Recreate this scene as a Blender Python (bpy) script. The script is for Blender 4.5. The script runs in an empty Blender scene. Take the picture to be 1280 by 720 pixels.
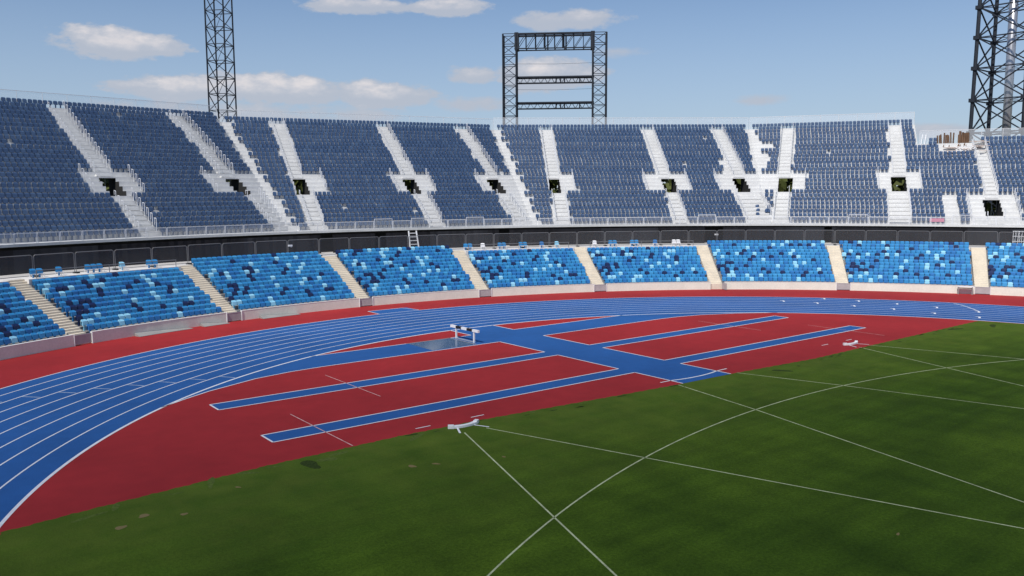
import bpy, math, random
import numpy as np
from mathutils import Matrix, Vector
random.seed(4); RNG = np.random.default_rng(4)
SC = bpy.context.scene
COL = SC.collection
PI = math.pi

# ------------------------------------------------------------------ camera constants
CAM = np.array([-36.36331, -16.28614, 10.4278]); YAW, PITCH, ROLL, FPX = 0.65951, 0.11402, -0.00547, 1047.339
FW = np.array([math.sin(YAW)*math.cos(PITCH), math.cos(YAW)*math.cos(PITCH), -math.sin(PITCH)])
RT = np.array([math.cos(YAW), -math.sin(YAW), 0.0]); UP = np.cross(RT, FW)
def in_frame(P, m=10):
    d = np.asarray(P, float)-CAM; w = d@FW; u = 640+FPX*(d@RT)/w; v = 360-FPX*(d@UP)/w
    return w > 0 and -m < u < 1280+m and -m < v < 720+m

# ------------------------------------------------------------------ materials
def mat(name, rgb, rough=0.6, spec=0.4, metal=0.0, noise=None, bump=None, sheen=0.0, coat=0.0, alpha=None):
    """noise: list of (scale, strength, detail, stretch) multiplying the base colour"""
    m = bpy.data.materials.new(name); m.use_nodes = True
    nt = m.node_tree; b = nt.nodes['Principled BSDF']
    b.inputs['Base Color'].default_value = (*rgb, 1); b.inputs['Roughness'].default_value = rough
    b.inputs['Specular IOR Level'].default_value = spec; b.inputs['Metallic'].default_value = metal
    if sheen: b.inputs['Sheen Weight'].default_value = sheen; b.inputs['Sheen Roughness'].default_value = 0.35
    if coat: b.inputs['Coat Weight'].default_value = coat
    geo = nt.nodes.new('ShaderNodeNewGeometry')
    if noise:
        col = None
        for (sc, st, det, stretch) in noise:
            mp = nt.nodes.new('ShaderNodeMapping'); mp.inputs['Scale'].default_value = stretch
            nt.links.new(geo.outputs['Position'], mp.inputs['Vector'])
            n = nt.nodes.new('ShaderNodeTexNoise'); n.inputs['Scale'].default_value = sc; n.inputs['Detail'].default_value = det
            nt.links.new(mp.outputs[0], n.inputs['Vector'])
            r = nt.nodes.new('ShaderNodeMapRange'); r.inputs['From Min'].default_value = 0.3; r.inputs['From Max'].default_value = 0.7
            r.inputs['To Min'].default_value = 1-st; r.inputs['To Max'].default_value = 1+st
            nt.links.new(n.outputs['Fac'], r.inputs['Value'])
            if col is None: col = r.outputs[0]
            else:
                mm = nt.nodes.new('ShaderNodeMath'); mm.operation = 'MULTIPLY'
                nt.links.new(col, mm.inputs[0]); nt.links.new(r.outputs[0], mm.inputs[1]); col = mm.outputs[0]
        vm = nt.nodes.new('ShaderNodeVectorMath'); vm.operation = 'SCALE'
        vm.inputs[0].default_value = rgb; nt.links.new(col, vm.inputs['Scale']); nt.links.new(vm.outputs[0], b.inputs['Base Color'])
    if bump:
        n = nt.nodes.new('ShaderNodeTexNoise'); n.inputs['Scale'].default_value = bump[0]; n.inputs['Detail'].default_value = 3
        nt.links.new(geo.outputs['Position'], n.inputs['Vector'])
        bp = nt.nodes.new('ShaderNodeBump'); bp.inputs['Strength'].default_value = bump[1]; bp.inputs['Distance'].default_value = bump[2]
        nt.links.new(n.outputs['Fac'], bp.inputs['Height']); nt.links.new(bp.outputs[0], b.inputs['Normal'])
    if alpha is not None: b.inputs['Alpha'].default_value = alpha
    return m
ONE = (1, 1, 1)
M = {}
M['red'] = mat('red_rubber', (.30, .0185, .0205), .85, .22, noise=[(.13, .12, 5, ONE), (1.3, .06, 3, ONE), (30, .14, 2, ONE), (.35, .05, 5, (1, 1, 1))], bump=(90, .25, .004))
M['blue'] = mat('blue_rubber', (.0165, .090, .285), .85, .25, noise=[(.13, .11, 5, ONE), (1.5, .05, 3, ONE), (30, .14, 2, ONE), (.35, .05, 5, (1, 1, 1))], bump=(90, .25, .004))
M['line'] = mat('white_line_paint', (.74, .74, .76), .6, noise=[(3, .08, 3, ONE)])
M['faint'] = mat('worn_line_paint', (.32, .40, .52), .7, noise=[(3, .25, 3, ONE)])
M['pinkline'] = mat('thin_pale_line', (.62, .36, .34), .7, noise=[(3, .25, 3, ONE)])
M['grassline'] = mat('chalk_on_turf', (.42, .46, .27), .9, .2, noise=[(2, .25, 3, ONE), (14, .2, 2, ONE)])
M['wall'] = mat('cream_concrete', (.73, .74, .65), .8, .3, noise=[(.8, .06, 4, ONE), (7, .05, 3, ONE)])
M['step'] = mat('cream_step', (.68, .61, .50), .8, .3, noise=[(1.0, .07, 4, ONE), (9, .06, 3, ONE)])
M['conc'] = mat('grey_concrete', (.27, .265, .26), .85, .3, noise=[(1.0, .12, 4, ONE)])
M['slab'] = mat('pale_slab', (.66, .64, .62), .8, .3, noise=[(1.0, .07, 4, ONE)])
M['deck'] = mat('white_deck', (.64, .64, .635), .6, .4, noise=[(.5, .05, 3, ONE), (4, .05, 3, ONE)])
M['galv'] = mat('galvanised_steel', (.52, .53, .55), .42, .5, .5, noise=[(4, .1, 3, ONE)])
M['whiterail'] = mat('white_rail', (.74, .75, .77), .45)
M['gate'] = mat('grey_gate', (.40, .39, .39), .6, .4, noise=[(3, .08, 2, ONE)])
M['fence'] = mat('fence_tube', (.21, .21, .215), .5, .5, .3)
M['black'] = mat('black_cloth', (.010, .010, .013), .9, .2, noise=[(.6, .35, 3, (1, 1, .15)), (5, .2, 2, ONE)])
M['black2'] = mat('charcoal_cloth', (.020, .021, .026), .9, .2, noise=[(.6, .3, 3, (1, 1, .15))])
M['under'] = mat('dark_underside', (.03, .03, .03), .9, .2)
M['steel'] = mat('dark_painted_steel', (.014, .018, .027), .55, .4, noise=[(2, .2, 2, ONE)])
M['tube'] = mat('silver_tube', (.50, .51, .54), .3, .5, .7)
M['navy'] = mat('navy_plastic', (.042, .080, .165), .34, .5)
M['navy2'] = mat('navy_plastic_pale', (.056, .100, .190), .32, .5)
M['s_azure'] = mat('azure_plastic', (.030, .218, .48), .38, .5)
M['s_blue'] = mat('blue_plastic', (.022, .155, .41), .38, .5)
M['s_sky'] = mat('bright_azure_plastic', (.045, .265, .53), .38, .5)
M['s_light'] = mat('pale_blue_plastic', (.27, .58, .76), .40, .5)
M['s_navy'] = mat('deep_navy_plastic', (.010, .022, .085), .38, .5)
M['black_paint'] = mat('black_paint', (.012, .012, .013), .5)
M['white_paint'] = mat('white_paint', (.78, .78, .79), .45)
M['timber'] = mat('brown_timber', (.13, .075, .045), .8, .3, noise=[(3, .25, 3, (1, 1, .2))])
M['board'] = mat('pale_board', (.58, .49, .44), .7, .3, noise=[(2, .1, 3, ONE)])
M['pink'] = mat('pink_cloth', (.55, .25, .33), .8, .2)
M['leaf'] = mat('leaf', (.062, .075, .016), .7, .3, noise=[(.5, .35, 3, ONE)])
M['bark'] = mat('bark', (.10, .08, .06), .9, .2)
M['water'] = mat('pool_water', (.045, .10, .19), .12, .35)
M['ground'] = mat('dull_ground', (.12, .12, .09), .9, .2, noise=[(.05, .3, 4, ONE)])
M['skin_dark'] = mat('dark_rubber', (.02, .02, .02), .7)

def mesh_mat(name, rgb, cover):
    m = bpy.data.materials.new(name); m.use_nodes = True; nt = m.node_tree
    b = nt.nodes['Principled BSDF']; b.inputs['Base Color'].default_value = (*rgb, 1); b.inputs['Roughness'].default_value = .6
    t = nt.nodes.new('ShaderNodeBsdfTransparent'); mx = nt.nodes.new('ShaderNodeMixShader'); mx.inputs[0].default_value = cover
    nt.links.new(t.outputs[0], mx.inputs[1]); nt.links.new(b.outputs[0], mx.inputs[2]); nt.links.new(mx.outputs[0], nt.nodes['Material Output'].inputs['Surface'])
    return m
M['whitemesh'] = mesh_mat('fine_white_mesh', (.70, .74, .78), .34)
M['faintmesh'] = mesh_mat('sparse_white_mesh', (.70, .74, .78), .16)
M['greymesh'] = mesh_mat('grey_bar_mesh', (.62, .64, .68), .38)
M['darkmesh'] = mesh_mat('fine_fence_mesh', (.10, .10, .105), .30)

def lawn_mat():
    m = bpy.data.materials.new('mown_grass'); m.use_nodes = True; nt = m.node_tree; b = nt.nodes['Principled BSDF']
    b.inputs['Roughness'].default_value = .95; b.inputs['Specular IOR Level'].default_value = .08
    b.inputs['Sheen Weight'].default_value = .0
    geo = nt.nodes.new('ShaderNodeNewGeometry')
    def nz(scale, stretch, det=4, rot=0, rough=.55):
        mp = nt.nodes.new('ShaderNodeMapping'); mp.inputs['Scale'].default_value = stretch; mp.inputs['Rotation'].default_value = (0, 0, rot)
        nt.links.new(geo.outputs['Position'], mp.inputs['Vector'])
        n = nt.nodes.new('ShaderNodeTexNoise'); n.inputs['Scale'].default_value = scale; n.inputs['Detail'].default_value = det; n.inputs['Roughness'].default_value = rough
        nt.links.new(mp.outputs[0], n.inputs['Vector']); return n.outputs['Fac']
    def ramp(f, stops):
        r = nt.nodes.new('ShaderNodeValToRGB'); nt.links.new(f, r.inputs[0])
        e = r.color_ramp.elements
        e[0].position, e[0].color = stops[0][0], (*stops[0][1], 1); e[1].position, e[1].color = stops[1][0], (*stops[1][1], 1)
        for pz, cc in stops[2:]:
            k = e.new(pz); k.color = (*cc, 1)
        return r.outputs[0]
    def mixc(a, c, f, mode='MIX'):
        x = nt.nodes.new('ShaderNodeMix'); x.data_type = 'RGBA'; x.blend_type = mode
        if isinstance(f, (int, float)): x.inputs['Factor'].default_value = f
        else: nt.links.new(f, x.inputs['Factor'])
        nt.links.new(a, x.inputs['A']); nt.links.new(c, x.inputs['B']); return x.outputs['Result']
    base = ramp(nz(.10, ONE, 5), [(.30, (.034, .072, .0065)), (.70, (.060, .108, .010))])
    patch = ramp(nz(.38, (1, .55, 1), 6, .35, .62), [(.32, (.68, .70, .66)), (.68, (1.24, 1.2, 1.12))])
    col = mixc(base, patch, 1.0, 'MULTIPLY')
    streak = ramp(nz(.9, (.16, 1.3, 1), 4, -.5), [(.3, (.80, .81, .80)), (.7, (1.2, 1.18, 1.1))])
    col = mixc(col, streak, 1.0, 'MULTIPLY')
    grain = ramp(nz(28, ONE, 3, 0, .7), [(.3, (.74, .76, .7)), (.7, (1.26, 1.24, 1.25))])
    col = mixc(col, grain, 1.0, 'MULTIPLY')
    fine = ramp(nz(9, ONE, 4, 0, .7), [(.28, (.66, .68, .6)), (.72, (1.34, 1.3, 1.3))])
    col = mixc(col, fine, 1.0, 'MULTIPLY')
    # drier, thinner turf in a strip along the rubber edge (y about 9..14 m)
    sx = nt.nodes.new('ShaderNodeSeparateXYZ'); nt.links.new(geo.outputs['Position'], sx.inputs[0])
    ad = nt.nodes.new('ShaderNodeMath'); ad.operation = 'MULTIPLY_ADD'; nt.links.new(nz(.3, (.5, 1, 1)), ad.inputs[0]); ad.inputs[1].default_value = 9; nt.links.new(sx.outputs['Y'], ad.inputs[2])
    mr = nt.nodes.new('ShaderNodeMapRange'); mr.inputs['From Min'].default_value = 8.0; mr.inputs['From Max'].default_value = 18.5; mr.clamp = True
    nt.links.new(ad.outputs[0], mr.inputs['Value'])
    dry = ramp(nz(.8, ONE, 5), [(.3, (.064, .112, .013)), (.7, (.110, .146, .022))])
    sc = nt.nodes.new('ShaderNodeMath'); sc.operation = 'MULTIPLY'; nt.links.new(mr.outputs[0], sc.inputs[0]); sc.inputs[1].default_value = .62
    col = mixc(col, dry, sc.outputs[0])
    nt.links.new(col, b.inputs['Base Color'])
    n2 = nz(14, ONE, 4); bp = nt.nodes.new('ShaderNodeBump'); bp.inputs['Strength'].default_value = .6; bp.inputs['Distance'].default_value = .03
    nt.links.new(n2, bp.inputs['Height']); nt.links.new(bp.outputs[0], b.inputs['Normal'])
    return m
M['grass'] = lawn_mat()
M['straw'] = mat('dry_clippings', (.19, .15, .065), .95, .1)
M['palegrass'] = mat('thin_pale_turf', (.080, .115, .022), .95, .1, noise=[(9, .3, 4, ONE)])
M['darkturf'] = mat('damp_dark_turf', (.030, .048, .009), .95, .1, noise=[(9, .4, 4, ONE)])

# ------------------------------------------------------------------ mesh builder
class MB:
    def __init__(s): s.v = []; s.f = []; s.mi = []; s.mats = []
    def m(s, name):
        if name not in s.mats: s.mats.append(name)
        return s.mats.index(name)
    def poly(s, pts, mt):
        i = len(s.v); s.v += [tuple(map(float, q)) for q in pts]; s.f.append(tuple(range(i, i+len(pts)))); s.mi.append(s.m(mt))
    def hexa(s, b, t, mt):
        """b, t: 4 bottom and 4 top points, same winding (counter-clockwise from above)"""
        i = len(s.v); s.v += [tuple(map(float, q)) for q in list(b)+list(t)]; k = s.m(mt)
        for q in ((3, 2, 1, 0), (4, 5, 6, 7), (0, 1, 5, 4), (1, 2, 6, 5), (2, 3, 7, 6), (3, 0, 4, 7)):
            s.f.append(tuple(i+x for x in q)); s.mi.append(k)
    def box(s, c, sx, sy, sz, mt, rz=0.0):
        ca, sa = math.cos(rz), math.sin(rz)
        q = [(c[0]+ca*x*sx/2-sa*y*sy/2, c[1]+sa*x*sx/2+ca*y*sy/2) for x, y in ((-1, -1), (1, -1), (1, 1), (-1, 1))]
        s.hexa([(*a, c[2]-sz/2) for a in q], [(*a, c[2]+sz/2) for a in q], mt)
    def bar(s, a, b, r, mt, n=4, r2=None):
        a = Vector(a); b = Vector(b); d = b-a
        if d.length < 1e-6: return
        d.normalize(); u = d.cross(Vector((0, 0, 1)) if abs(d.z) < .95 else Vector((1, 0, 0))).normalized(); w = d.cross(u)
        r2 = r if r2 is None else r2; i = len(s.v); k = s.m(mt)
        for P, rr in ((a, r), (b, r2)):
            for j in range(n):
                an = 2*PI*(j+.5)/n; q = P+u*(rr*math.cos(an))+w*(rr*math.sin(an)); s.v.append(tuple(q))
        for j in range(n): s.f.append((i+j, i+(j+1) % n, i+n+(j+1) % n, i+n+j)); s.mi.append(k)
        s.f.append(tuple(i+j for j in reversed(range(n)))); s.mi.append(k); s.f.append(tuple(i+n+j for j in range(n))); s.mi.append(k)
    def build(s, name, parent=None, smooth=False, origin=None):
        me = bpy.data.meshes.new(name)
        v = s.v
        if parent is not None and origin is None: origin = parent.get('_o', (0, 0, 0))
        if origin is not None: v = [(x-origin[0], y-origin[1], z-origin[2]) for x, y, z in v]
        me.from_pydata(v, [], s.f)
        for n in s.mats: me.materials.append(M[n])
        me.polygons.foreach_set('material_index', s.mi)
        if smooth: me.polygons.foreach_set('use_smooth', [True]*len(s.f))
        me.update()
        o = bpy.data.objects.new(name, me); COL.objects.link(o)
        if parent is not None: o.parent = parent
        elif origin is not None: o.location = origin
        return o
def tag(o, label, cat, group=None, kind=None):
    o['label'] = label; o['category'] = cat
    if group: o['group'] = group
    if kind: o['kind'] = kind
    return o
def thing(name, label, cat, loc=(0, 0, 0), group=None, rz=0):
    o = bpy.data.objects.new(name, None); COL.objects.link(o); o.location = loc; o.rotation_euler = (0, 0, rz); o.empty_display_size = .5
    if rz == 0: o['_o'] = tuple(map(float, loc))
    return tag(o, label, cat, group)
def structure(o, label=None, cat=None):
    o['kind'] = 'structure'
    if label: o['label'] = label
    if cat: o['category'] = cat
    return o

# ------------------------------------------------------------------ ground, lawn, track
C0 = np.array([-.83, -6.29])           # centre of the bowl
R0, LW = 36.39, 1.22
mb = MB(); S = 3000
ring = [(S*math.cos(a), S*math.sin(a), -.06) for a in np.linspace(0, 2*PI, 64, endpoint=False)]
mb.poly(ring, 'ground'); structure(mb.build('ground'), 'dull earth and hardstanding around the stadium', 'ground')
# red rubber: bowl-shaped sheet as far as the wall
mb = MB()
pts = [(C0[0]+59.2*math.cos(math.radians(a)), C0[1]+59.2*math.sin(math.radians(a)), 0) for a in np.linspace(-8, 188, 120)]
pts += [(-59.6, -95, 0), (58, -95, 0)]
mb.poly(pts, 'red'); structure(mb.build('rubber_apron'), 'dark red rubber surface inside and outside the blue track', 'sports surface')
def annulus(mb, r0, r1, a0, a1, z, mt, n=None, c=(0, 0)):
    n = n or max(2, int(abs(a1-a0)*max(r0, r1)*PI/180/.6)); A = np.radians(np.linspace(a0, a1, n+1))
    for i in range(n):
        q = [(c[0]+r*math.cos(a), c[1]+r*math.sin(a), z) for r, a in ((r0, A[i]), (r1, A[i]), (r1, A[i+1]), (r0, A[i+1]))]
        mb.poly(q, mt)
def rect(mb, x0, y0, x1, y1, z, mt): mb.poly([(x0, y0, z), (x1, y0, z), (x1, y1, z), (x0, y1, z)], mt)
def stroke(mb, pts, w, z, mt):
    P = [np.array(q, float) for q in pts]
    L, Rr = [], []
    for i, q in enumerate(P):
        d = P[min(i+1, len(P)-1)]-P[max(i-1, 0)]; d /= np.linalg.norm(d); n = np.array([-d[1], d[0]])*w/2; L.append(q+n); Rr.append(q-n)
    for i in range(len(P)-1): mb.poly([(*Rr[i], z), (*Rr[i+1], z), (*L[i+1], z), (*L[i], z)], mt)
ZB, ZL, ZG = .004, .008, .004
ROUT = R0+9*LW
mb = MB(); annulus(mb, R0, ROUT, 0, 180, ZB, 'blue')
rect(mb, R0, -95, ROUT, 0, ZB, 'blue'); rect(mb, -ROUT, -95, -R0, 0, ZB, 'blue')
structure(mb.build('running_track'), 'blue nine lane running track with white lane lines', 'track')
# blue runways inside the bend
mb = MB()
JX0, JX1 = -1.55, 2.43
YA0, YA1, YB0, YB1, YS0, YS1 = 17.06, 18.36, 23.83, 25.15, 30.05, 33.55
XL, XR = -23.3, 23.6
def edge_y(x):
    T = [(-40, 13.2), (-33.2, 13.29), (-31.3, 13.57), (-24.8, 14.26), (-18.6, 14.5), (-14.5, 14.4), (-5.8, 13.7), (-2, 13.45), (3, 13.28), (10, 12.8), (17, 12.95), (32, 13.18), (40, 13.2)]
    return float(np.interp(x, [t[0] for t in T], [t[1] for t in T]))
xs = np.linspace(JX0, JX1, 9)
mb.poly([(x, edge_y(x)+.015, ZB) for x in xs]+[(JX1, YA0, ZB), (JX0, YA0, ZB)], 'blue')
rect(mb, XL, YA0, XR, YA1, ZB, 'blue'); rect(mb, JX0, YA1, JX1, YB0, ZB, 'blue'); rect(mb, XL, YB0, XR, YB1, ZB, 'blue'); rect(mb, JX0, YB1, JX1, YS0, ZB, 'blue')
Rin = R0-.02
lower = [(-25.33, 26.1), (-24.0, 27.05), (-22.4, 28.05), (-19.3, 29.45), (-17, 29.95), (-15, 30.1), (-12, 30.1)]
xr = [(-x, y) for x, y in lower]
top = [(Rin*math.cos(a), Rin*math.sin(a)) for a in np.linspace(math.atan2(26.3, 25.1), math.atan2(YS1, 14.2), 20)]
poly_l = lower+[(JX0, YS0), (JX0, YS1)]+[(-14.2, YS1)]+[(-x, y) for x, y in reversed(top)]
poly_r = [(JX1, YS0)]+list(reversed(xr))+top+[(14.2, YS1), (JX1, YS1)]
mb.poly([(x, y, ZB) for x, y in poly_l], 'blue'); mb.poly([(x, y, ZB) for x, y in poly_r], 'blue')
ty = lambda x: math.sqrt(Rin**2-x*x)
mb.poly([(JX0, YS0, ZB), (JX1, YS0, ZB), (JX1, ty(JX1), ZB), (.4, ty(.4), ZB), (JX0, ty(JX0), ZB)], 'blue')
rect(mb, -1.45, 47.2, 2.5, 49.6, ZB-.001, 'blue')
structure(mb.build('blue_runways'), 'blue jump and throw runways crossing the red infield end', 'sports surface')
# lawn
mb = MB()
le = [(x, edge_y(x)+(.03*math.sin(x*7.3)+.03*math.sin(x*17.1+1))*(0 if -1.9 < x < 2.8 else 1)) for x in np.linspace(-33.65, 33.7, 420)]
arc_r = [(36.1*math.cos(a), 36.1*math.sin(a)) for a in np.linspace(math.asin(13.15/36.1), 0, 12)]
pl = le+arc_r+[(36.1, -94), (-36.1, -94)]+[(-x, y) for x, y in reversed(arc_r)]
mb.poly([(x, y, ZG) for x, y in reversed(pl)], 'grass')
structure(mb.build('lawn'), 'mown green infield grass', 'lawn')
# lane lines
mb = MB()
for i in range(1, 9):
    r = R0+i*LW; annulus(mb, r-.038, r+.038, 0, 180, ZL, 'line')
    for sx in (-1, 1): rect(mb, min(sx*(r-.03), sx*(r+.03)), -95, max(sx*(r-.03), sx*(r+.03)), 0, ZL, 'line')
for r, w in ((R0-.05, .07), (ROUT, .045)):
    annulus(mb, r-w, r+w, 0, 180, ZL, 'line')
    for sx in (-1, 1): rect(mb, min(sx*(r-w), sx*(r+w)), -95, max(sx*(r-w), sx*(r+w)), 0, ZL, 'line')
structure(mb.build('lane_lines'), 'white lane lines of the running track', 'painted lines')
# infield lines
mb = MB(); w = .085
def ln(*pts, wd=w, mt='line'): stroke(mb, pts, wd, ZL, mt)
for (y0, y1) in ((YA0, YA1), (YB0, YB1)):
    for x0, x1, xe in ((XL, JX0, XL), (JX1, XR, XR)):
        ln((x0, y0), (x1, y0)); ln((x0, y1), (x1, y1))
    for xe in (XL, XR): ln((xe, y0), (xe, y1), wd=.09)
for x in (JX0, JX1):
    ln((x, edge_y(x)), (x, YA0)); ln((x, YA1), (x, YB0)); ln((x, YB1), (x, YS0)); ln((x, YS1), (x, ty(x)))
ln(*(lower+[(JX0, YS0)])); ln(*([(-x, y) for x, y in lower]+[(JX1, YS0)]))
ln((-14.2, YS1), (JX0, YS1)); ln((JX1, YS1), (14.2, YS1))
# javelin arc and its short end ticks, circle ticks, board marks
ln(*[(.44+8.0*math.sin(a), 22.08-8.0*math.cos(a)) for a in np.linspace(-.25, .25, 13)], wd=.11)
ln((-2.35, 14.35), (-1.54, 14.33), wd=.09); ln((2.42, 14.33), (3.4, 14.36), wd=.09)
for cx in (-15.65, 16.3):
    ln((cx-1.9, 15.03), (cx-1.12, 15.03), wd=.07, mt='line'); ln((cx+1.1, 15.03), (cx+1.85, 15.03), wd=.07)
for x, y0, y1 in ((-15.84, 21.3, 27.8), (-20.9, 14.5, 20.9), (21.4, 14.4, 20.6), (16.5, 21.4, 27.4)):
    ln((x, y0), (x, y1), wd=.05, mt='pinkline')
ln((-1.45, 47.6), (-1.45, 49.6)); ln((-1.45, 49.6), (2.0, 49.6)); ln((2.0, 49.6), (2.6, 47.6))
# hand-over and start marks across single lanes
for k in range(9):
    a = math.radians(123.5+1.52*k); r0, r1 = R0+k*LW+.1, R0+(k+1)*LW-.06
    ln((r0*math.cos(a), r0*math.sin(a)), (r1*math.cos(a), r1*math.sin(a)), wd=.09, mt='faint')
for rr, aa in ((44.2, 43.1), (43.2, 39.3), (41.9, 35.2), (40.7, 30.8), (39.1, 26.3), (38.15, 21.4), (46.7, 38), (45.6, 34.3), (44.5, 30.2), (43.2, 26), (41.6, 21.6)):
    a = math.radians(aa); d = np.array([math.cos(a), math.sin(a)]); t = np.array([-d[1], d[0]]); q = d*rr
    stroke(mb, [q-d*.38, q+d*.38], .17, ZL+.004, 'line'); stroke(mb, [q+d*.38, q+d*.38+t*.3], .12, ZL+.004, 'line')
ln(*[((46.9-5.2*s**1.3)*math.cos(math.radians(24.3-2.8*s)), (46.9-5.2*s**1.3)*math.sin(math.radians(24.3-2.8*s))) for s in np.linspace(0, 1, 12)], wd=.10)
structure(mb.build('painted_markings'), 'white lines bordering the runways and take-off marks', 'painted lines')
mb = MB()
def gl(*pts, wd=.065): stroke(mb, pts, wd, ZG+.004, 'grassline')
gl((-2.0, 13.4), (-3.12, 7.6), (-6.24, -5.38), (-19, -58)); gl((2.94, 13.25), (4.66, 7.85), (6.93, -.35), (22, -58))
gl(*[(1.45+52.23*math.cos(a), -44.45+52.23*math.sin(a)) for a in np.linspace(math.radians(48), math.radians(132), 90)])
for cx, yv in ((-15.62, 14.9), (16.36, 14.9)):
    for sg in (-1, 1):
        t = math.tan(math.radians(18.2)); gl((cx+sg*(.28+1.7*t*.55), 13.15), (cx+sg*(.3+30*t), -16.0))
structure(mb.build('turf_lines'), 'thin chalk sector lines on the grass', 'painted lines')
mb = MB()
for cx in (-15.62, 16.36):
    for sg in (-1, 1): stroke(mb, [(cx+sg*.42, 13.95), (cx+sg*.78, 13.2)], .09, ZL+.004, 'line')
structure(mb.build('sector_line_stubs'), 'short white sector line ends on the red rubber', 'painted lines')
mb = MB()
def blotch(x, y, a, b, mt, z, rot=0):
    n = 18; q = []
    for t in np.linspace(0, 2*PI, n, endpoint=False):
        r = 1+.22*math.sin(2*t+x*5)+.14*math.sin(3*t+y*7); u, v = a*r*math.cos(t), b*r*math.sin(t)
        q.append((x+u*math.cos(rot)-v*math.sin(rot), y+u*math.sin(rot)+v*math.cos(rot), ZG+z))
    mb.poly(q, mt)
for (x, y, a, b, mt) in ((-29.76, 11.88, .13, .2, 'straw'), (-28.69, 11.2, .10, .12, 'straw'), (-20.34, 10.69, .22, .10, 'straw'), (-19.47, 10.36, .16, .08, 'straw'), (-30.6, 11.3, .2, .13, 'straw'), (-31.2, 12.9, .5, .12, 'palegrass'), (-30.3, 13.3, .4, .10, 'palegrass'),
                         (-23.3, 13.35, .55, .30, 'darkturf'), (-22.5, 13.5, .35, .25, 'palegrass'), (-21.8, 13.9, .5, .12, 'palegrass'), (28.1, 12.5, .7, .22, 'darkturf'), (31.9, 11.4, .7, .25, 'darkturf'), (5.4, 12.0, .5, .25, 'darkturf'),
                         (-27.0, 13.7, .6, .12, 'palegrass'), (-25.6, 13.9, .5, .10, 'palegrass'), (-18.2, 13.9, .6, .14, 'palegrass'), (-12.08, -4.1, .10, .05, 'straw'), (-26.4, 12.6, .12, .06, 'straw'), (-16.9, 9.4, .10, .06, 'straw')):
    blotch(x, y, a, b, mt, .003 if mt != 'straw' else .006, x)
for i in range(70):
    x = RNG.uniform(-33, 31); y = edge_y(x)-abs(RNG.normal(0, .35))-.02
    if -2 < x < 3: continue
    blotch(x, y-.05, RNG.uniform(.10, .35), RNG.uniform(.03, .09), 'palegrass' if RNG.random() < .55 else 'darkturf', .005)
structure(mb.build('turf_patches'), 'worn pale and dark patches of turf along the rubber edge', 'turf')
# water jump
mb = MB(); rect(mb, -6.95, YS0+.25, -3.45, YS1-.06, ZL, 'water'); structure(mb.build('water'), 'shallow water in the steeplechase pit', 'water')
mb = MB()
for q in (((-7.05, YS1-.03), (-3.4, YS1-.03)), ((-3.42, YS1), (-3.42, YS0+.2))):
    stroke(mb, q, .11, ZL+.006, 'conc')
structure(mb.build('pit_rim'), 'pale rim of the water pit', 'kerb')
# ------------------------------------------------------------------ throwing boards and barrier
def stopboard(cx, label, rz):
    t = thing('stop_board', label, 'stop board', (cx, 15.05, 0), 'shot put stop boards')
    mb = MB(); n = 14
    A = np.linspace(math.radians(-35), math.radians(35), n+1)-PI/2
    prof = lambda a: 1.24+.10*abs(math.sin((a+PI/2)))**2*2
    for i in range(n):
        a, b = A[i], A[i+1]
        I = lambda a, z: (cx+1.08*math.cos(a), 15.05+1.08*math.sin(a), z); O = lambda a, z: (cx+prof(a)*math.cos(a), 15.05+prof(a)*math.sin(a), z)
        mb.hexa([I(a, .012), O(a, .012), O(b, .012), I(b, .012)], [I(a, .12), O(a, .11), O(b, .11), I(b, .12)], 'white_paint')
    mb.build('board', t)
    mb = MB()
    for a in (A[0], A[-1]): mb.box((cx+1.2*math.cos(a), 15.05+1.2*math.sin(a), .085), .18, .26, .15, 'white_paint', a)
    mb.build('end_block', t)
stopboard(-15.62, 'white curved stop board by the grass in front of the near red infield', 0)
stopboard(16.36, 'small far white stop board near the right end of the red infield', 0)
bx, by0, by1 = -3.15, 30.35, 33.75
t = thing('steeplechase_barrier', 'white steeplechase barrier with two black bands standing at the water pit', 'barrier', (bx, 32.05, 0))
mb = MB()
cuts = np.linspace(by0, by1, 6)
for i in range(5):
    mb.box((bx, (cuts[i]+cuts[i+1])/2, .85), .16, (cuts[i+1]-cuts[i]), .17, 'black_paint' if i % 2 else 'white_paint')
mb.build('beam', t)
for y in (by0+.55, by1-.65):
    mb = MB(); mb.box((bx, y, .385), .10, .10, .76, 'white_paint'); lg = mb.build('leg', t)
    mb = MB(); mb.box((bx+.02, y, .021), .9, .10, .04, 'galv'); mb.build('foot', lg)
mb = MB(); mb.box((bx, 32.0, .045), .10, 2.1, .06, 'galv'); mb.build('base_bar', t)

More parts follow.
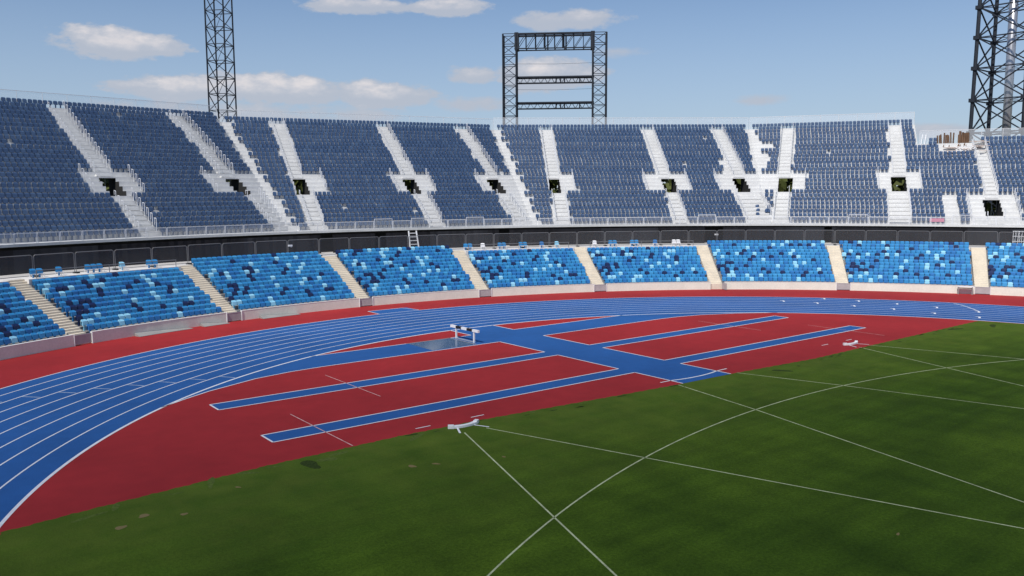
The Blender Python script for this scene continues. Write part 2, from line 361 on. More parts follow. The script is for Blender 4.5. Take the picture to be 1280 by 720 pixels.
# ------------------------------------------------------------------ seats
def seat_geo(lip=.06, lean=.10):
    """tip-up seat, 0.45 wide; x along the row, +y towards the back, z up from the tread. returns verts, quads"""
    V, F = [], []
    def add(vs, fs):
        i = len(V); V.extend(vs); F.extend([tuple(i+k for k in f) for f in fs])
    def boxq(b, t): add(list(b)+list(t), [(3, 2, 1, 0), (4, 5, 6, 7), (0, 1, 5, 4), (1, 2, 6, 5), (2, 3, 7, 6), (3, 0, 4, 7)])
    # back shell: 5 columns x 4 rows, dished, with rounded top corners
    cols = [-1, -.55, 0, .55, 1]; prof = [(.42, .325), (.672, .365), (.685, .365-lip), (.81, .365-lip+lean)]
    def pt(c, k, th):
        z, y = prof[k]; hw = .222 if k < 3 else .19
        if k == 3 and abs(c) == 1: z -= .025
        return (c*hw, y-.035*c*c+.03+th, z)
    front = [[pt(c, k, 0) for c in cols] for k in range(4)]; back = [[pt(c, k, .035) for c in cols] for k in range(4)]
    vs = [p for r in front for p in r]+[p for r in back for p in r]; fs = []
    for k in range(3):
        for j in range(4):
            a = k*5+j; fs.append((a, a+1, a+6, a+5)); a += 20; fs.append((a+5, a+6, a+1, a))
    for j in range(4): fs.append((15+j, 16+j, 36+j, 35+j)); fs.append((20+j, 21+j, 1+j, j))
    for k in range(3): a = k*5; fs.append((a+5, a+25, a+20, a)); a = k*5+4; fs.append((a, a+20, a+25, a+5))
    add(vs, fs)
    # tipped-up pan
    boxq([(-.20, .17, .40), (.20, .17, .40), (.20, .25, .37), (-.20, .25, .37)], [(-.185, .215, .70), (.185, .215, .70), (.185, .27, .70), (-.185, .27, .70)])
    # bracket
    boxq([(-.06, .30, .0), (.06, .30, .0), (.06, .38, .0), (-.06, .38, .0)], [(-.06, .28, .44), (.06, .28, .44), (.06, .36, .44), (-.06, .36, .44)])
    return np.array(V, float), np.array(F, int)
SV0, SF = seat_geo(.095, .125); SV0 = SV0*np.array([1.055, 1, 1]); SVU = seat_geo(.05, .085)[0]*np.array([.95, 1, 1])
_seatmesh = {}
def seat_mesh(mt):
    if mt not in _seatmesh:
        me = bpy.data.meshes.new('seat_'+mt); me.from_pydata((SVU if mt.startswith('navy') else SV0).tolist(), [], SF.tolist()); me.materials.append(M[mt]); me.update(); _seatmesh[mt] = me
    return _seatmesh[mt]
def seats_build(parent, seats, nind, stuff_name='seat_rows'):
    """seats: list of (x,y,z,rot,material). the nearest nind in view are single parts, the others one part"""
    o = np.array(parent['_o']); SV = SVU if seats[0][4].startswith('navy') else SV0
    def rank(s):
        d = math.dist(s[:3], CAM); return d if in_frame((s[0], s[1], s[2]+.5)) else d+1000
    seats = sorted(seats, key=rank)
    for (x, y, z, r, mt) in seats[:nind]:
        ob = bpy.data.objects.new('seat', seat_mesh(mt)); COL.objects.link(ob); ob.parent = parent
        ob.location = (x-o[0], y-o[1], z-o[2]); ob.rotation_euler = (0, 0, r)
    rest = seats[nind:]
    if not rest: return
    mts = sorted(set(s[4] for s in rest)); P = np.array([s[:4] for s in rest]); n = len(rest)
    ca, sa = np.cos(P[:, 3])[:, None], np.sin(P[:, 3])[:, None]
    X = ca*SV[None, :, 0]-sa*SV[None, :, 1]+P[:, 0:1]-o[0]; Y = sa*SV[None, :, 0]+ca*SV[None, :, 1]+P[:, 1:2]-o[1]; Z = SV[None, :, 2]+P[:, 2:3]-o[2]
    V = np.stack([X, Y, Z], -1).reshape(-1, 3); F = (SF[None]+(np.arange(n)*len(SV))[:, None, None]).reshape(-1, 4)
    me = bpy.data.meshes.new(stuff_name); me.vertices.add(len(V)); me.vertices.foreach_set('co', V.ravel())
    me.loops.add(F.size); me.loops.foreach_set('vertex_index', F.ravel().astype(np.int32))
    me.polygons.add(len(F)); me.polygons.foreach_set('loop_start', np.arange(0, F.size, 4, dtype=np.int32))
    for mt in mts: me.materials.append(M[mt])
    idx = np.repeat(np.array([mts.index(s[4]) for s in rest], dtype=np.int32), len(SF)); me.polygons.foreach_set('material_index', idx)
    me.polygons.foreach_set('use_smooth', np.zeros(len(F), dtype=bool)); me.update(calc_edges=True); me.validate()
    ob = bpy.data.objects.new(stuff_name, me); COL.objects.link(ob); ob.parent = parent; ob['kind'] = 'stuff'

# ------------------------------------------------------------------ lower bowl
def P0(r, a, z=0.0): t = math.radians(a); return (C0[0]+r*math.cos(t), C0[1]+r*math.sin(t), z)
RW, TRL, RSL, ZW = 58.95, .60, .292, .78
ROW0 = 59.2; NR = 11; Z0 = .45
ZP = 4.22                                # platform level behind the lower tier
RP = ROW0+TRL*NR+.02; RA = 66.7
AIS = [126.2, 113.9, 101.65, 89.2, 76.95, 64.7, 52.35, 39.75, 27.15, 14.6]
HWA = .62                                # half width of an aisle in degrees
ORD = ['zeroth', 'leftmost', 'second', 'third', 'fourth', 'fifth', 'sixth', 'seventh', 'rightmost', 'hidden']
def arc_slab(mb, r0, r1, a0, a1, z0, z1, mt, step=1.5):
    n = max(1, int(math.ceil(abs(a1-a0)/step))); A = np.linspace(a0, a1, n+1)
    for i in range(n):
        b = [P0(r0, A[i+1], z0), P0(r0, A[i], z0), P0(r1, A[i], z0), P0(r1, A[i+1], z0)]
        tq = [(x, y, z1) for x, y, _ in b]; mb.hexa(b, tq, mt)
# perimeter wall with gaps at the gates
wall = thing('perimeter_wall', 'low cream concrete wall curving between the red rubber and the blue seats', 'wall', P0(RW, 70))
mb = MB()
gaps = [(a-.05, 1.42) for a in AIS[1:9]]
bounds = [127.5]
for a, wd in gaps: bounds += [a+math.degrees(wd/2/RW), a-math.degrees(wd/2/RW)]
bounds.append(13.5)
for i in range(0, len(bounds), 2):
    arc_slab(mb, RW, RW+.24, bounds[i], bounds[i+1], 0, ZW, 'wall')
mb.build('wall_body', wall)
mb = MB()
for i in range(0, len(bounds), 2): arc_slab(mb, RW-.012, RW+.252, bounds[i], bounds[i+1], ZW, ZW+.035, 'slab')
mb.build('coping', wall)
for k, (a, wd) in enumerate(gaps):
    if k == 5:   # this gate stands open
        g = thing('gate', 'narrow open gate seen edge-on at the foot of the sixth aisle steps', 'gate', P0(RW, a), 'grey wall gates')
        rz = math.radians(a)+.25
        q = P0(RW-.45, a-.62); mb = MB(); mb.box((q[0], q[1], .40), .95, .05, .68, 'gate', rz); mb.build('leaf', g)
        q = P0(RW-.02, a-.68); mb = MB(); mb.bar((q[0], q[1], 0), (q[0], q[1], .85), .035, 'galv', 6); mb.build('post', g)
        continue
    g = thing('gate', 'grey sheet gate at the foot of the %s aisle of steps' % ORD[k+1], 'gate', P0(RW, a), 'grey wall gates')
    mb = MB(); q = P0(RW+.06, a); mb.box((q[0], q[1], .41), .045, wd-.12, .66, 'gate', math.radians(a))
    for dz in (.1, .72): mb.box((q[0], q[1], dz), .07, wd-.10, .05, 'galv', math.radians(a))
    mb.build('leaf', g)
    for sg in (-1, 1):
        q = P0(RW-.02, a+sg*math.degrees((wd/2-.03)/RW)); mb = MB(); mb.bar((q[0], q[1], 0), (q[0], q[1], .84), .035, 'whiterail', 6); mb.build('post', g)
NAV = [(8, 112.41), (8, 112.0), (9, 110.29), (8, 110.27), (9, 108.76), (7, 109.42), (8, 106.62), (7, 107.16), (5, 104.5), (7, 105.02), (5, 112.72), (4, 113.0), (4, 112.55), (5, 111.83), (5, 111.35), (4, 111.19), (3, 112.41), (3, 108.54), (2, 108.52), (2, 106.37), (2, 104.43), (2, 103.57), (1, 105.47), (3, 113.03), (2, 113.1), (6, 104.1), (10, 107.2), (6, 109.9)]
LIG = [(8, 111.25), (7, 112.55), (8, 109.53), (8, 109.1), (8, 105.3), (7, 105.59), (5, 106.15), (4, 106.14), (5, 104.39), (3, 103.68), (2, 111.75), (1, 109.64), (1, 110.22), (0, 110.96), (1, 113.1), (1, 112.6), (0, 105.83), (9, 113.0), (8, 113.1), (9, 105.57), (9, 104.79), (10, 109.3), (4, 107.9), (6, 108.2)]
FULL = {0: 0, 1: 0, 2: 2, 3: 2, 4: 0, 5: 0, 6: 2, 7: 2, 8: 2}
BNAME = ['part block of blue seats at the far left edge', 'blue seating block between the leftmost and second aisles', 'blue seating block between the second and third aisles, two rows taller than its left neighbour',
         'blue seating block between the third and fourth aisles', 'blue seating block between the fourth and fifth aisles', 'blue seating block between the fifth and sixth aisles',
         'blue seating block between the sixth and seventh aisles', 'blue seating block between the seventh and rightmost aisles', 'part block of blue seats at the right edge']
for b in range(9):
    a0, a1 = AIS[b]-HWA, AIS[b+1]+HWA
    if b == 0: a0 = 124.5
    if b == 8: a1 = 16.5
    am = (a0+a1)/2; ex = FULL[b]
    bt = thing('seating_block', BNAME[b], 'seating block', P0(ROW0+3, am), 'blue lower seating blocks')
    mb = MB()
    for r in range(NR+ex):
        z = Z0+RSL*r; last = r == NR+ex-1
        arc_slab(mb, ROW0+TRL*r, ROW0+TRL*(r+1)+(0 if last else .02), a0, a1, max(0, z-.6), z, 'conc', 2.2)
    mb.build('terrace', bt)
    seats = []; rng = np.random.default_rng(10+b)
    for r in range(NR+ex):
        R = ROW0+TRL*r; Rs = R+.14; n = int(math.radians(a0-a1)*Rs/.485)
        st = math.degrees(.485/Rs); ph = rng.uniform(-.12, .12)/Rs*57.3
        marks = {}
        for L, mm in ((NAV, 's_navy'), (LIG, 's_light')):
            for rr, aa in L:
                if rr == r: 
                    f = (113.28-aa)/11.0; j = int(f*(n-1)+.5+rng.integers(-1, 2)*(b != 1)); marks[min(max(j, 0), n-1)] = mm
        for j in range(n):
            a = a0-math.degrees(.5*(math.radians(a0-a1)*Rs-(n-1)*.485)/Rs)-st*j
            mm = marks.get(j)
            if mm is None:
                u = rng.random(); mm = 's_azure' if u < .50 else ('s_blue' if u < .82 else 's_sky')
                if b == 0 and rng.random() < .10: mm = 's_navy' if rng.random() < .6 else 's_light'
                elif r >= NR and rng.random() < .2: mm = 's_light' if rng.random() < .6 else 's_navy'
            x, y, _ = P0(Rs, a+ph); seats.append((x, y, Z0+RSL*r, math.radians(a)-PI/2, mm))
    seats_build(bt, seats, 100)
# aisle steps
for k in range(1, 9):
    a = AIS[k]; s = thing('aisle_steps', 'flight of cream concrete steps, %s aisle of the lower tier' % (ORD[k] if k in (1, 8) else ORD[k]+' from left'), 'steps', P0(ROW0, a), 'lower tier aisle steps')
    mb = MB()
    NS = 25
    for r in range(NS):
        z = Z0+.0+(ZP-Z0-.01)*(r+1)/NS
        arc_slab(mb, ROW0-.05+(RA-ROW0)*r/NS, ROW0-.05+(RA-ROW0)*(r+1)/NS+.03, a+HWA-.02, a-HWA+.02, max(0, z-.6), z, 'step', 3)
    mb.build('stair_flight', s)
    mb = MB(); arc_slab(mb, RW+.25, ROW0-.055, a+HWA-.02, a-HWA+.02, .0, .46, 'step', 3); mb.build('landing', s)
# platform slab behind the lower tier
mb = MB(); RB = 72.2
for b in range(9):
    a0, a1 = AIS[b]+HWA, AIS[b+1]+HWA
    r0 = RP+(.0 if not FULL[b] else FULL[b]*TRL)
    arc_slab(mb, r0+.001, RB, AIS[b]-HWA, AIS[b+1]+HWA, ZP-1.3, ZP+(.0 if not FULL[b] else -.003), 'slab', 2.2)
for k in range(0, 10): arc_slab(mb, RA, RB, AIS[k]+HWA-.001, AIS[k]-HWA+.001, ZP-.35, ZP-.001, 'slab', 2)
structure(mb.build('walkway'), 'pale concrete walkway behind the lower tier', 'walkway')

# fence panels on the walkway
RF, FH = 67.25, 1.66
PA = [112.2-2.795*i for i in range(-5, 36)]
cnt = {}
BW = ['far left part block', 'block after the leftmost aisle', 'block after the second aisle', 'block after the third aisle', 'block after the fourth aisle', 'block after the fifth aisle', 'block after the sixth aisle', 'block after the seventh aisle', 'block after the rightmost aisle']
ORDS = ['first', 'second', 'third', 'fourth', 'fifth', 'sixth']
for i in range(len(PA)-1):
    a0, a1 = PA[i], PA[i+1]; am = (a0+a1)/2
    if am > 123 or am < 17: continue
    b = max(k for k in range(9) if AIS[k] >= am); n = cnt.get(b, 0); cnt[b] = n+1
    g = thing('fence_panel', 'mesh fence panel behind the %s, %s from its left' % (BW[b], ORDS[n]), 'fence panel', P0(RF, am, ZP), 'mesh fence panels on the walkway')
    rl = RF+(2*TRL+.15 if FULL[b] else 0)*0
    rf = RF
    g.location = P0(rf, am, ZP); g['_o'] = tuple(P0(rf, am, ZP))
    j = RNG.uniform(-.03, .03)
    pa, pb = np.array(P0(rf, a0-.05)), np.array(P0(rf, a1+.05)); zb, zt = ZP+.1, ZP+FH+j*.6
    if FULL[b]: zt += .03
    mb = MB(); rr = .028
    A1, A2 = (pa[0], pa[1], zb), (pb[0], pb[1], zb); B1, B2 = (pa[0], pa[1], zt), (pb[0], pb[1], zt+RNG.uniform(-.02, .02))
    ins = lambda f, z: (pa[0]+(pb[0]-pa[0])*f, pa[1]+(pb[1]-pa[1])*f, z)
    mb.bar(A1, (pa[0], pa[1], zt-.1), rr, 'fence', 6); mb.bar(A2, (pb[0], pb[1], zt-.1), rr, 'fence', 6)
    mb.bar((pa[0], pa[1], zt-.1), ins(.04, zt), rr, 'fence', 6); mb.bar((pb[0], pb[1], zt-.1), ins(.96, zt), rr, 'fence', 6); mb.bar(ins(.04, zt), ins(.96, zt), rr, 'fence', 6); mb.bar(A1, A2, rr, 'fence', 6)
    mb.build('frame', g)
    mb = MB(); mb.poly([A1, A2, (pb[0], pb[1], zt), (pa[0], pa[1], zt)], 'darkmesh'); mb.build('mesh_infill', g)
    mb = MB(); mb.box((pa[0], pa[1], ZP+.06), .25, .62, .11, 'skin_dark', math.radians(a0)-PI/2); mb.build('foot_block', g)

# guard rails, companion seats on the short blocks
for b, (ra0, ra1) in {0: (122, 115.2), 1: (112.7, 102.6), 4: (76.0, 65.9), 5: (63.7, 53.3)}.items():
    g = thing('guard_rail', 'low grey tube rail above the %s' % BW[b], 'rail', P0(RP+.1, (ra0+ra1)/2, ZP), 'low walkway rails')
    mb = MB(); A = np.linspace(ra0, ra1, 9); rr = RP+.12
    for i in range(8): mb.bar(P0(rr, A[i], ZP+.58), P0(rr, A[i+1], ZP+.58), .03, 'fence', 6)
    mb.build('top_rail', g)
    for i in (0, 4, 8): mb = MB(); mb.bar(P0(rr, A[i], ZP), P0(rr, A[i], ZP+.62), .032, 'fence', 6); mb.build('post', g)
CS = [(112.4, 's_azure', 2), (110.9, 's_azure', 1), (108.45, 's_azure', 3), (106.4, 's_light', 1), (104.2, 's_azure', 2),
      (75.9, 's_azure', 2), (74.4, 'white_paint', 1), (72.45, 's_azure', 2), (70.35, 's_azure', 2), (68.45, 's_blue', 1), (66.9, 's_light', 1),
      (63.1, 'white_paint', 1), (61.25, 's_azure', 2), (59.1, 's_azure', 2), (57.0, 's_blue', 1), (54.85, 'white_paint', 2)]
cc = {}
for a, mt, n in CS:
    b = max(k for k in range(9) if AIS[k] >= a); q = cc.get(b, 0); cc[b] = q+1
    nm = {'s_azure': 'blue', 's_light': 'pale blue', 'white_paint': 'white', 's_blue': 'dark blue'}[mt]
    r = RP+.42
    g = thing('platform_seat', '%s loose %s behind the %s, %s from its left' % (nm, 'seat' if n == 1 else 'seat unit', BW[b], ORDS[q]), 'seat', P0(r, a, ZP), 'loose seats on the walkway')
    rot = math.radians(a)-PI/2+RNG.uniform(-.12, .12); ca, sa = math.cos(rot), math.sin(rot)
    base = np.array(P0(r, a, ZP))
    for i in range(n):
        off = (i-(n-1)/2)*.5
        ob = bpy.data.objects.new('seat', seat_mesh(mt)); COL.objects.link(ob); ob.parent = g
        ob.location = (ca*off, sa*off, -.12); ob.rotation_euler = (0, 0, rot)
    mb = MB(); hwf = n*.25
    for sx in (-1, 1):
        for yy in (.05, .40):
            x = sx*(hwf-.03); mb.bar((base[0]+ca*x-sa*yy, base[1]+sa*x+ca*yy, ZP), (base[0]+ca*x-sa*yy, base[1]+sa*x+ca*yy, ZP+.3), .018, 'whiterail', 5)
    for yy in (.05, .40): mb.bar((base[0]-ca*hwf-sa*yy, base[1]-sa*hwf+ca*yy, ZP+.3), (base[0]+ca*hwf-sa*yy, base[1]+sa*hwf+ca*yy, ZP+.3), .018, 'whiterail', 5)
    mb.build('leg_frame', g)

# black cloth wall under the upper deck
clothm = {}
dr = thing('black_screen', 'black cloth wall hung below the upper deck behind the fence', 'screen', P0(71, 70, ZP))
A = np.arange(122, 16.9, -.35); mb = None; openings = [(88.7, 87.4), (83.6, 82.6), (71.8, 70.8), (51.6, 49.9), (40.4, 39.6)]
kk = lambda a: 70.6+.03*math.sin(a*9.1)+.02*math.sin(a*23.7)
for i in range(len(A)-1):
    a, b_ = A[i], A[i+1]
    if any(o0 >= a > o1 for o0, o1 in openings):
        if mb: mb.build('cloth', dr); mb = None
        continue
    if mb is None: mb = MB()
    mb.poly([P0(kk(a), a, ZP), P0(kk(b_), b_, ZP), P0(kk(b_), b_, 6.12), P0(kk(a), a, 6.12)], 'black2' if int(a/5.6) % 3 == 1 else 'black')
mb.build('cloth', dr)
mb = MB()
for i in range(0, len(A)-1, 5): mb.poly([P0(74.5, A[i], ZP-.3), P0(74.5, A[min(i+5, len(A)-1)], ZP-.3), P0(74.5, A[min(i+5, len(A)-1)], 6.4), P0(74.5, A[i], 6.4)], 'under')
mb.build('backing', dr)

# ladder, wall bench, ramps, cage, notices
ld = thing('ladder', 'white metal ladder frame standing against the black screen below the deck', 'ladder', P0(70.0, 80.05, ZP))
mb = MB()
for sg in (-1, 1): mb.bar(P0(69.7, 80.05+sg*.42, ZP), P0(70.3, 80.05+sg*.36, 6.28), .075, 'whiterail', 4)
mb.build('stile', ld)
for i in range(5):
    f = (i+.5)/5; mb = MB(); mb.bar(P0(69.7+.6*f, 80.05+.39, ZP+f*2.0), P0(69.7+.6*f, 80.05-.39, ZP+f*2.0), .05, 'whiterail', 4); mb.build('rung', ld)
be = thing('bench', 'small white topped bench against the wall left of the rightmost gate', 'bench', P0(58.4, 28.55), None)
rz = math.radians(28.55)+PI/2; q = P0(58.5, 28.62)
mb = MB(); mb.box((q[0], q[1], .78), 1.45, .42, .06, 'white_paint', rz); mb.build('seat', be)
for sg in (-1, 1):
    for dy in (-.15, .15):
        x = sg*.62; mb = MB(); mb.box((q[0]+math.cos(rz)*x-math.sin(rz)*dy, q[1]+math.sin(rz)*x+math.cos(rz)*dy, .375), .09, .06, .75, 'conc', rz); mb.build('leg', be)
mb = MB(); mb.box((q[0], q[1], .62), 1.2, .05, .09, 'conc', rz); mb.build('apron_rail', be)
for (a0, a1, lab) in ((110.0, 105.6, 'long low grey ramp along the wall left of the second gate'), (99.4, 95.9, 'long low grey ramp along the wall right of the second gate'), (102.4, 104.6, 'short low grey ramp ending at the second gate')):
    g = thing('wall_ramp', lab, 'ramp', P0(58.5, (a0+a1)/2), 'grey wedges along the wall')
    mb = MB(); A = np.linspace(a0, a1, 7); A = A if a0 > a1 else A[::-1]; hgt = lambda f: .03+.22*(1-f)
    for i in range(6):
        f0, f1 = i/6, (i+1)/6; z0, z1 = hgt(f0), hgt(f1)
        b = [P0(58.25, A[i+1], .006), P0(58.25, A[i], .006), P0(58.9, A[i], .006), P0(58.9, A[i+1], .006)]
        tq = [(b[0][0], b[0][1], .03), (b[1][0], b[1][1], .03), (b[2][0], b[2][1], z0), (b[3][0], b[3][1], z1)]
        mb.hexa(b, tq, 'conc')
    mb.build('wedge', g)
cg = thing('wire_cage', 'pale wire cage with stacked frames under the deck at the right edge', 'cage', P0(69.3, 23.4, ZP))
mb = MB()
for i in range(12):
    a = 24.3-i*.16; mb.bar(P0(69.2, a, ZP), P0(69.2+.4*(i % 2), a-.05*(i % 3), ZP+1.7), .03, 'whiterail', 4)
for z in (.1, .6, 1.15, 1.7): mb.bar(P0(69.2, 24.35, ZP+z), P0(69.2, 22.4, ZP+z), .035, 'whiterail', 4)
for i in range(5): mb.bar(P0(69.2, 24.3-i*.4, ZP+.1), P0(69.2, 24.0-i*.4, ZP+1.6), .03, 'galv', 4)
mb.build('bars', cg)
for a, z, lab in ((92.55, 5.42, 'small white lamp box on a fence panel above the third aisle'), (50.65, 5.4, 'small white lamp box on the fence above the sixth aisle')):
    r = 68.0 if a < 60 else 67.0  # plain boxes stand for small white notices on the fence
    g = thing('notice_box', lab, 'notice', P0(r-.1, a, z-.05), 'white lamp boxes on the fence'); rz = math.radians(a)+PI/2
    q = P0(r-.12, a); mb = MB(); mb.box((q[0], q[1], z), .42, .12, .16, 'white_paint', rz); mb.build('housing', g)
    mb = MB(); q = P0(r-.05, a-.12); mb.box((q[0], q[1], z-.07), .12, .1, .22, 'galv', rz); mb.build('bracket', g)

# ------------------------------------------------------------------ upper stands
C2 = np.array([-2.3, -5.7]); A0, TR, RS, NU = 72.6, .76, .47, 27
HEADS = [100, 77.5, 55, 32.5]
TN = math.tan(math.radians(11.25))
def zt(r): return 6.97+RS*r if r > -1 else 6.5
def U(k, u, v, z):
    h = math.radians(HEADS[k]); n = (math.cos(h), math.sin(h)); d = (n[1], -n[0]); a = A0+v*TR
    return (C2[0]+n[0]*a+d[0]*u, C2[1]+n[1]*a+d[1]*u, z)
def hw(v): return (A0+v*TR)*TN
# (centre and extents of) stairs: upper (u0,u1,r0,r1), lower, landing, vomitory (u0,u1,r0,r1); extra seatless spots; posts
ST = {
 0: [dict(up=(-1.3, .25, 12, 27), low=(-1.25, .4, 0, 7), land=(-2.9, 1.85, 7, 12), vom=(-1.25, .35, 7, 11)),
     dict(up=(11.95, 13.6, 12, 27), low=(12.6, 14.2, 0, 7), land=(9.6, 15.6, 7, 12), vom=(12.2, 13.8, 7, 11))],
 1: [dict(up=(-12.5, -11.0, 12, 26), low=(-12.15, -10.65, 0, 7), land=(-12.5, -8.95, 7, 12), vom=(-12.25, -10.75, 7, 11)),
     dict(up=(1.15, 2.6, 12, 26), low=(1.3, 2.9, 0, 7), land=(-.5, 4.15, 7, 12), vom=(1.0, 2.55, 7, 11)),
     dict(up=(12.5, 14.0, 12, 26), low=(12.0, 13.6, 0, 7), land=(10.7, 17.4, 7, 12), vom=(12.2, 13.8, 7, 11))],
 2: [dict(up=(-11.8, -10.3, 12, 26), low=(-11.6, -9.95, 0, 7), land=(-11.9, -8.6, 7, 12), vom=(-11.95, -10.3, 7, 11)),
     dict(up=(2.8, 4.2, 12, 26), low=(2.9, 4.3, 0, 7), land=(.65, 6.2, 7, 12), vom=(3.05, 4.8, 7, 11)),
     dict(up=(12.8, 14.25, 12, 26), low=(11.8, 15.0, 0, 7), land=(10.1, 17.6, 7, 12), vom=(12.5, 14.15, 7, 11))],
 3: [dict(up=(-13.9, -12.35, 12, 26), low=(-13.85, -12.25, 0, 7), land=(-17.0, -10.45, 7, 12), vom=(-13.7, -11.95, 7, 11)),
     dict(up=(-.1, 1.4, 12, 26), low=(-1.0, 1.4, 0, 7), land=(-1.85, 2.9, 7, 12), vom=(-.35, 1.35, 7, 11)),
     dict(up=(9.55, 10.9, 6, 20), low=(9.2, 10.9, 0, 1), land=(7.55, 12.5, 0, 6), vom=(9.2, 10.95, 1, 5))],
}
EXTRA = {0: [(14.2, 20, 0, 7)], 1: [(13.4, 20, 0, 7), (16.3, 20, 5, 13)],
         2: [(14.2, 20, 0, 7), (15.2, 20, 5, 12), (11.9, 12.8, 12, 16)],
         3: [(-20, -13.8, 0, 12), (-20, -14.9, 19, 21), (-20, -15.4, 14, 18), (-20, -17.1, 21, 24), (5.2, 6.1, 0, 6), (5.6, 10.2, 17, 21), (3.3, 4.2, 19, 21)]}
def right_end(k, r):
    return NU
SLAB = ['upper stand of navy seats at the far left, in flatter light than the rest', 'upper stand of navy seats left of centre, in front of the tall lattice mast', 'upper stand of navy seats at the centre, below the dark screen frame', 'upper stand of navy seats at the right, stepping down lower at its right end']
def fasc_r(a): return 70.65+1.4*min(max((a-28)/50, 0), 1)
for k in range(4):
    NU = 28 if k == 0 else 27
    st = thing('grandstand', SLAB[k], 'grandstand', U(k, 0, 0, 0), 'upper navy stands')
    ul = lambda v: -hw(v) if k > 0 else -19.0
    ur = lambda v: hw(v)
    holes = [s['vom'] for s in ST[k]]
    def urow(r): return 3.25 if (k == 3 and r >= 21) else None
    # terrace
    mb = MB()
    def strip(r0u, r1u, r):
        pass
    for r in range(NU):
        lim = urow(r)
        hs = sorted([(h[0], h[1]) for h in holes if h[2] <= r < h[3]])
        def seg(v):
            L, Rr = ul(v), (ur(v) if lim is None else lim); out = []; x = L
            for h0, h1 in hs: out.append((x, h0)); x = h1
            out.append((x, Rr)); return out
        for (p0, p1), (q0, q1) in zip(seg(r), seg(r+1)):
            mb.poly([U(k, p0, r, zt(r)), U(k, p1, r, zt(r)), U(k, q1, r+1, zt(r)), U(k, q0, r+1, zt(r))], 'deck')
        zlo = zt(r-1) if r else 6.5
        hs = sorted([(h[0], h[1]) for h in holes if h[2] < r <= h[3]])
        hs2 = []
        for p0, p1 in seg(r):
            mb.poly([U(k, p0, r, zlo), U(k, p1, r, zlo), U(k, p1, r, zt(r)), U(k, p0, r, zt(r))], 'deck')
    if k == 3:   # cheek where the tall part ends
        for r in range(21, NU): mb.poly([U(k, 3.25, r, zt(20)), U(k, 3.25, r+1, zt(20)), U(k, 3.25, r+1, zt(r)), U(k, 3.25, r, zt(r))], 'deck')
    mb.build('terrace', st)
    # front deck strip and fascia following the curve of the bowl
    def on_curve(u):
        best = U(k, u, 0, 0); d = np.array(best[:2])-C0; a = math.degrees(math.atan2(d[1], d[0])); return a
    us = np.linspace(ul(0), ur(0), 15); cv = [P0(fasc_r(on_curve(u)), on_curve(u), 0) for u in us]
    mb = MB()
    for i in range(14):
        p, q = cv[i], cv[i+1]; a, b_ = U(k, us[i], .02, 0), U(k, us[i+1], .02, 0)
        mb.poly([(*p[:2], 6.5), (*q[:2], 6.5), (*b_[:2], 6.5), (*a[:2], 6.5)], 'deck')
        mb.poly([(*p[:2], 6.27), (*q[:2], 6.27), (*q[:2], 6.5), (*p[:2], 6.5)], 'deck')
        mb.poly([(*a[:2], 6.27), (*b_[:2], 6.27), (*q[:2], 6.27), (*p[:2], 6.27)], 'under')
    mb.build('front_deck', st)
    # front barrier panels
    npan = 13 if k else 17; tall = {0: (), 1: (4, 6, 9), 2: (9,), 3: (4, 9)}[k]
    low = [s['low'] for s in ST[k]]+([(7.5, 12.5, 0, 6)] if k == 3 else [])
    uu = np.linspace(ul(0)+.1, ur(0)-.1, npan+1)
    for i in range(npan):
        u0, u1 = uu[i]+.05, uu[i+1]-.05; a, b_ = on_curve(u0), on_curve(u1); rr0, rr1 = fasc_r(a)+.06, fasc_r(b_)+.06
        mid = (u0+u1)/2
        zt_ = 7.58 if i in tall else 7.33
        pA, pB = P0(rr0, a), P0(rr1, b_)
        mb = MB()
        for z in (6.58, zt_): mb.bar((*pA[:2], z), (*pB[:2], z), .04 if z > 7 else .028, 'whiterail', 4)
        for q in (pA, pB): mb.bar((*q[:2], 6.5), (*q[:2], zt_), .034, 'whiterail', 4)
        nb = 17
        for j in range(1, nb): f = j/nb; q = (pA[0]+(pB[0]-pA[0])*f, pA[1]+(pB[1]-pA[1])*f); mb.bar((*q, 6.58), (*q, zt_), .017, 'galv', 3)
        mb.build('barrier_panel', st)
    if k == 3:
        mb = MB(); pA, pB = P0(fasc_r(32)+.02, on_curve(3.2)), P0(fasc_r(30)+.02, on_curve(4.7)); mb.poly([(*pA[:2], 6.8), (*pB[:2], 6.8), (*pB[:2], 7.2), (*pA[:2], 7.2)], 'pink'); mb.build('hung_cloth', st)
    # stairs, landings, vomitories, handrails
    for s in ST[k]:
        for key in ('up', 'low'):
            mb = MB()
            u0, u1, r0, r1 = s[key]
            for r in range(r0, r1):
                if any(h[2] <= r < h[3] and not (u1 < h[0] or u0 > h[1]) for h in holes) and key == 'low': continue
                z = zt(r)-RS/2+.003
                vv = r-.42
                b = [U(k, u0+.01, vv, z-.2), U(k, u1-.01, vv, z-.2), U(k, u1-.01, r-.003, z-.2), U(k, u0+.01, r-.003, z-.2)]
                mb.hexa(b, [(x, y, z) for x, y, _ in b], 'deck')
            if mb.v: mb.build('stair', st)
        u0, u1, r0, r1 = s['vom']; zf = zt(r0-1)+.004; zl = zt(r1)-.12; vb = r1+2.2
        mb = MB()
        mb.poly([U(k, u0, r0, zf), U(k, u1, r0, zf), U(k, u1, vb, zf), U(k, u0, vb, zf)], 'conc')
        mb.poly([U(k, u0, r1, zl), U(k, u0, vb, zl), U(k, u1, vb, zl), U(k, u1, r1, zl)], 'under')
